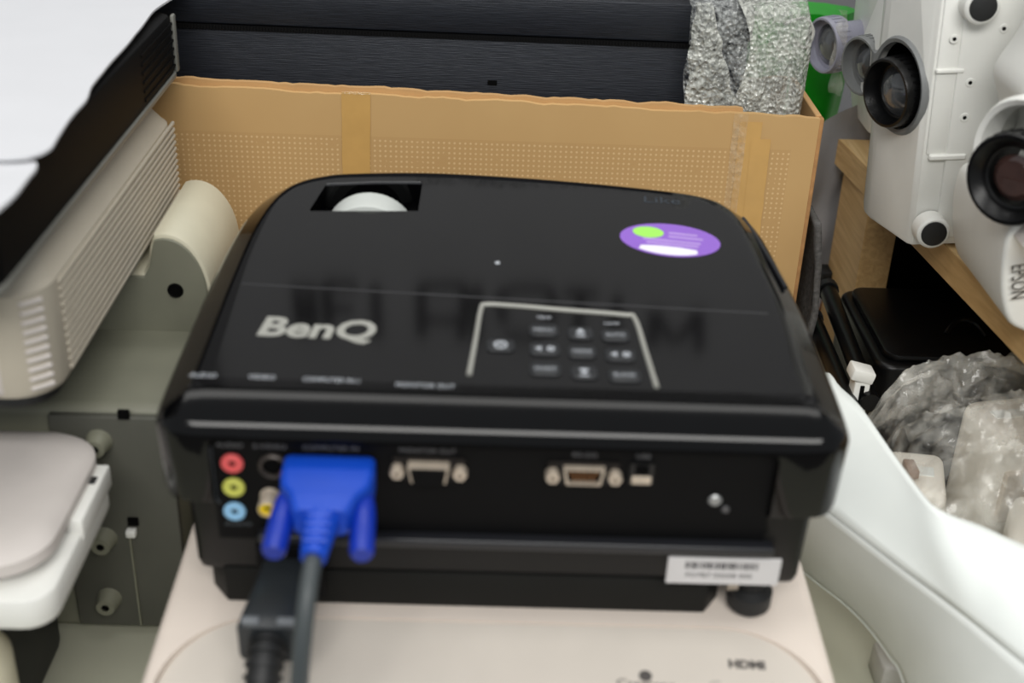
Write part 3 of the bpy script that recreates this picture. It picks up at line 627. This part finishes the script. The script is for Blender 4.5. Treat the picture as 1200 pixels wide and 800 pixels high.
for x, z in ((.0245, .104), (.031, .039), (.0395, .135), (.012, .130), (.024, .083), (.062, .160), (.030, .178)):
    s_ = MB().lathe([(.0012, .0004), (.0024, .0004), (.0028, 0), (.0012, 0)], 16, T((x, -.0022, z))@RX(90)).build('screw_hole', OFFW, m1)
    MB().lathe([(0, .0002), (.0013, .0002), (.0013, 0), (0, 0)], 10, T((x, -.0023, z))@RX(90)).build('hole', HOLE, s_)
MB().box(.0425, .0485, -.0030, -.0020, .0235, .0255).build('slot', HOLE, m1)
for k in range(3): MB().box(.0545, .062, -.0030, -.0015, .004+k*.003, .0052+k*.003).build('vent_slot', RUBBER, m1)
MB().box(.0005, .007, .010, .030, .205, .24, .002, 2).build('tilt_lever', GREYP, m1)

m2 = thing('projector', 'white projector with grey lens ring, second on the shelf behind the black lens', 'projector', (.2640, .3540, .180), (0, radians(-4), 0), 'projectors on the oak shelf')
m2b = MB().loft([[(x, y, z) for x, y in rrect(d, .29, d*.5, .078-d*.5, .012, 5)] for d, z in ((.02, 0), (.006, .012), (.0, .045), (.0, .14), (.004, .20), (.02, .24))]).build('housing', OFFW, m2)
MB().prism([(-.0165, .060), (.002, .055), (.002, .130), (-.004, .128), (-.014, .096)], 0, .05, .002, 2, M=T((0, .058, 0))@RX(90)).build('lens_hood', OFFW, m2)
lens(m2, (-.021, .036, .080), 22, .0200, .040, GREYP, GLASSL, .93)
MB().box(-.018, -.0120, .012, .019, .082, .096, .001, 2).build('zoom_tab', GREYP, m2)
MB().lathe([(0, 0), (.0035, 0), (.0035, .001), (0, .001)], 16, T((.000, .030, .030))@LEFT).build('screw_hole', HOLE, m2)

m3 = thing('projector', 'white projector with lilac grey lens ring, farthest back on the shelf', 'projector', (.2650, .4380, .180), (0, radians(-3), 0), 'projectors on the oak shelf')
MB().loft([[(x, y, z) for x, y in rrect(d, .28, d*.5, .076-d*.5, .012, 5)] for d, z in ((.02, 0), (.006, .012), (.0, .045), (.0, .15), (.004, .20), (.02, .24))]).build('housing', OFFW, m3)
lens(m3, (-.030, .033, .072), 22, .0205, .034, LILAC, GLASSL, .93)
MB().grid(lambda u, v: (-.0180-.006*u+.004*nz(v*5, u*3)-.0012*sin(v*20), .012+.012*u+.003*nz(v*7, 2), .040+.062*v), 5, 30).build('clear_film', BAGF, m3, 180)
MB().lathe([(.010, 0), (.0135, 0), (.0135, .003), (.010, .003)], 24, T((.0, .040, .122))@LEFT).build('sensor_ring', GREYP, m3)

m4 = thing('projector', 'white projector with large black lens, nearest on the shelf at the right edge', 'projector', (.2580, .150, .1805), (0, 0, 0), 'projectors on the oak shelf')
prof = [(.030, .0), (.016, .006), (.008, .022), (.0035, .045), (.004, .062), (.010, .068), (.014, .075), (.018, .100), (.014, .112), (.011, .124), (.022, .150), (.034, .20), (.044, .22), (.26, .22), (.26, 0)]
prof = [(p.x, p.y) for p in catmull([(x, z, 0) for x, z in prof[:13]], 4)]+prof[13:]
MB().prism(prof, 0, .088, .003, 3, M=T((0, .090, 0))@RX(90)).build('housing', OFFW, m4)
MB().lathe([(.026, -.006), (.0262, .008), (.0290, .0095), (.0310, .006), (.0310, -.03), (.026, -.03)], 40, T((.0130, .0200, .0960))@RZ(30)@RY(-90)).build('lens_surround', OFFW, m4)
lens(m4, (-.006, -.004, .090), 40, .0238, .034, SATIN, GLASSD, .72, gs=.66)
MB().box(.002, .022, -.008, .000, .1110, .1165, .001, 2).build('zoom_tab', SATIN, m4)
text('brand_lettering', 'EPSON', .012, T((.0135, -.0004, .0325))@RX(90)@RZ(-78), mat('epson_ink', (52, 50, 48), .5), m4, .0200)
MB().prism([(.006, .058), (.030, .050), (.030, .062), (.014, .070)], 0, .03, .002, 2, M=T((0, .012, 0))@RX(90)).build('lens_shelf', PINKW, m4)
MB().prism([(.004, .117), (.012, .128), (.0175, .150), (.010, .138)], 0, .002, M=T((0, .0010, 0))@RX(90)).build('lens_hood_slot', HOLE, m4)

# ================================================================ under the shelf
dv = thing('black_case', 'black plastic case in the dark under the oak shelf', 'case', (0, 0, 0))
MB().prism(rrect(.246, .52, .262, .378, .012, 6), .0, .098, .004, 3).build('housing', SATIN, dv)
MB().prism(rrect(.252, .38, .268, .372, .010, 6), .098, .103, .002, 2).build('lid', SATIN, dv)
MB().tube(catmull([(.30, .30, .103), (.31, .31, .109), (.322, .31, .107), (.327, .298, .103)], 5), .002, 8).build('handle', SATIN, dv)
def rod(p, q, r, label):
    o = thing('black_rod', label, 'rod', (0, 0, 0), group='black rods beside the box'); MB().tube([p, tuple((a+b)/2 for a, b in zip(p, q)), q], r, 12).build('rod', SATIN, o)
    d = (Vector(p)-Vector(q)).normalized()
    MB().tube([Vector(p), Vector(p)+d*.006], r*1.25, 12).build('end_cap', RUBBER, o)
rod((.2375, .372, .098), (.2345, .232, .088), .0062, 'thicker black rod leaning between the box and the black case')
rod((.2225, .345, .088), (.2215, .225, .086), .0058, 'thinner black rod next to the cardboard box side')
fo = tag(MB().grid(lambda u, v: (.2065+.011*sin(v*pi*.9)*(1-.25*u)+.002*nz(v*9, u*3), .320+.05*u, .005+.168*v), 8, 40).build('foam_sheet', FOAM, None, 180), 'grey foam sheet squeezed against the right side of the cardboard box', 'foam')
sd = fo.modifiers.new('solid', 'SOLIDIFY'); sd.thickness = .004
tag(MB().tube(catmull([(.262, .470, .02), (.268, .475, .05), (.263, .470, .062), (.272, .468, .070), (.277, .474, .06), (.272, .478, .045), (.280, .474, .03), (.284, .476, .012)], 6), .0035, 8).build('copper_coil', COPPER), 'small coil of copper coloured wire behind the rods', 'wire')
tag(MB().box(.254, .268, .452, .470, .0665, .076, .0015, 2, None).build('black_plug', RUBBER), 'small black plug lying above the copper coil', 'plug')
gb = thing('green_bag', 'bright green plastic bag between the bubble wrap and the shelf', 'bag', (0, 0, 0))
MB().loft([[(  .232+(.030+.012*k/10)*cos(a)*(1+.1*nz(a*2, k*.3)), .545+.022*sin(a)*(1+.15*nz(a*3, k*.4, 2)), .02+.024*k+.003*nz(a*2, k)) for a in [2*pi*j/36 for j in range(36)]] for k in range(11)]).build('bag', GREEN, gb)
MB().tube(catmull([(.205, .485, .262), (.218, .480, .268), (.226, .480, .258), (.222, .480, .246), (.214, .482, .250)], 5), .0012, 6).build('string', OFFW, gb)
tag(MB().grid(lambda u, v: (.215+.085*u+.004*nz(v*6, u*4), .482+.010*nz(u*5, v*4), .0+.172*v+.05*u*v), 24, 30).build('grey_sheet', mat('grey_film', (168, 168, 172), .4, var=.04), None, 180), 'pale grey plastic sheet hanging behind the shelf upright', 'sheet')
cl = thing('white_clip', 'small white plastic clip between the rods and the clear bag', 'clip', (.2290, .242, .030))
MB().box(-.005, .005, -.006, .006, .0, .070, .001, 2).build('stem', OFFW, cl)
MB().box(-.008, .007, -.007, .007, .070, .078, .0015, 2, T((0, 0, .074))@RY(14)@T((0, 0, -.074))).build('head', OFFW, cl)
MB().box(-.0012, .0012, -.0072, -.0058, .045, .068).build('slot', HOLE, cl)

# ================================================================ white curved cover at the right
wc = thing('curved_white_cover', 'large smooth white plastic cover with curved side, right of the black projector', 'cover', (0, 0, 0))
upc = catmull([(.176, .200, .122), (.192, .193, .130), (.196, .176, .130), (.2030, .153, .130), (.2090, .105, .130), (.2145, .067, .130), (.2215, .0535, .130), (.235, .044, .130), (.250, .030, .130), (.300, -.010, .130)], 8)
def resample(P, n):
    d = [0]
    for a, b in zip(P, P[1:]): d.append(d[-1]+(b-a).length)
    out = []; j = 0
    for i in range(n):
        t = d[-1]*i/(n-1)
        while j < len(P)-2 and d[j+1] < t: j += 1
        k = (t-d[j])/max(1e-9, d[j+1]-d[j]); out.append(P[j].lerp(P[j+1], min(1, k)))
    return out
NU = 48
ups = resample(upc, NU)
crs = resample(catmull([(.160, .125, .098), (.171, .105, .100), (.201, .053, .100), (.221, .020, .100), (.239, -.015, .100), (.262, -.060, .100)], 8), NU)
los = resample(catmull([(.166, .165, .030), (.185, .130, .030), (.199, .108, .030), (.208, .087, .030), (.214, .063, .030), (.216, .044, .030), (.222, -.02, .005)], 8), NU)
def blend(a, b, k, bulge): return a.lerp(b, k)+Vector((-.6, -.5, .6)).normalized()*bulge*sin(pi*k)
top = [[blend(u_, c_, k/10, .004) for u_, c_ in zip(ups, crs)] for k in range(11)]
o = MB().loft([[tuple(p) for p in r] for r in top], closed=False).build('top_face', COOLW, wc, 60); sd = o.modifiers.new('solid', 'SOLIDIFY'); sd.thickness = .003; sd.offset = 0
side = [[blend(c_, l_, k/12, .006) for c_, l_ in zip(crs, los)] for k in range(13)]
o = MB().loft([[tuple(p) for p in r] for r in side], closed=False).build('curved_side', mat('side_white', (228, 232, 229), .35, var=.02), wc, 60); sd = o.modifiers.new('solid', 'SOLIDIFY'); sd.thickness = .003; sd.offset = 0
MB().tube([tuple(p) for p in los], .0020, 8).build('lower_rim', COOLW, wc)
tag(MB().box(.212, .25, .066, .090, 0, .018, .002, 2).build('small_clear_box', mat('smoke_plastic', (176, 174, 168), .25), None), 'small pale plastic box on the table under the curved white cover', 'box')

# ================================================================ clear bag of white adapters
cbag = thing('clear_bag', 'crumpled clear plastic bag full of white adapters, below the shelf', 'bag', (0, 0, 0))
def ridge(x, y, z): return 1-abs(nz(x, y, z))*2
def bagfn(u, v):
    x = .222+.20*u; y = .085+.172*v
    e = (max(0, 1-(abs(u-.60)/.62)**4.0))*(max(0, 1-(abs(v-.5)/.52)**7.0))
    h = .128*e**.5 if e > 0 else 0
    cr = .011*ridge(u*4+.3*v, v*4, 1)+.007*ridge(u*9, v*9+u*3, 4)+.004*ridge(u*21, v*20, 7)
    return (x+.006*nz(v*6, u*5, 3), y+.006*nz(u*6, v*6, 9), .003+max(0, h-.016+cr*min(1, h*30)))
MB().grid(bagfn, 110, 110).build('bag_film', BAGF, cbag, 18)
def adapter(loc, rot, sx_, sy_, sz_, label, m):
    a = thing('white_adapter', label, 'adapter', loc, tuple(radians(r) for r in rot), 'adapters in the clear bag')
    MB().box(-sx_/2, sx_/2, -sy_/2, sy_/2, 0, sz_, min(sx_, sy_, sz_)*.18, 3).build('body', m, a)
    MB().box(-sx_*.28, sx_*.28, -sy_/2-.004, -sy_/2+.001, sz_*.3, sz_*.7, .0006, 1).build('connector', CHROME, a)
    MB().box(-sx_*.3, sx_*.3, -sy_*.1, sy_*.1, sz_-.0004, sz_+.0005, .0002, 1).build('raised_mark', COOLW, a)
    return a
AW = mat('adapter_white', (236, 232, 222), .5, var=.03)
adapter((.318, .134, .006), (4, 0, -22), .046, .058, .064, 'biggest white adapter, lying front centre inside the clear bag', AW)
adapter((.376, .212, .004), (0, 0, 8), .058, .054, .097, 'tallest white adapter at the back right of the clear bag near the shelf', AW)
adapter((.263, .198, .004), (0, -4, -14), .036, .050, .056, 'white adapter at the left of the clear bag beside the curved cover', AW)
adapter((.318, .214, .004), (0, 0, 12), .046, .044, .090, 'white adapter standing upright at the back centre of the clear bag', AW)
adapter((.384, .136, .004), (3, 0, 10), .056, .060, .074, 'white adapter at the far right front of the clear bag', AW)
adapter((.263, .132, .004), (3, 0, -20), .026, .040, .042, 'smallest white adapter at the near left edge of the clear bag', AW)
tag(MB().box(.250, .257, .186, .200, .062, .068, .001, 2, None).build('brown_connector', mat('brown_plastic', (128, 98, 80), .5)), 'small brown connector inside the left part of the clear bag', 'connector')
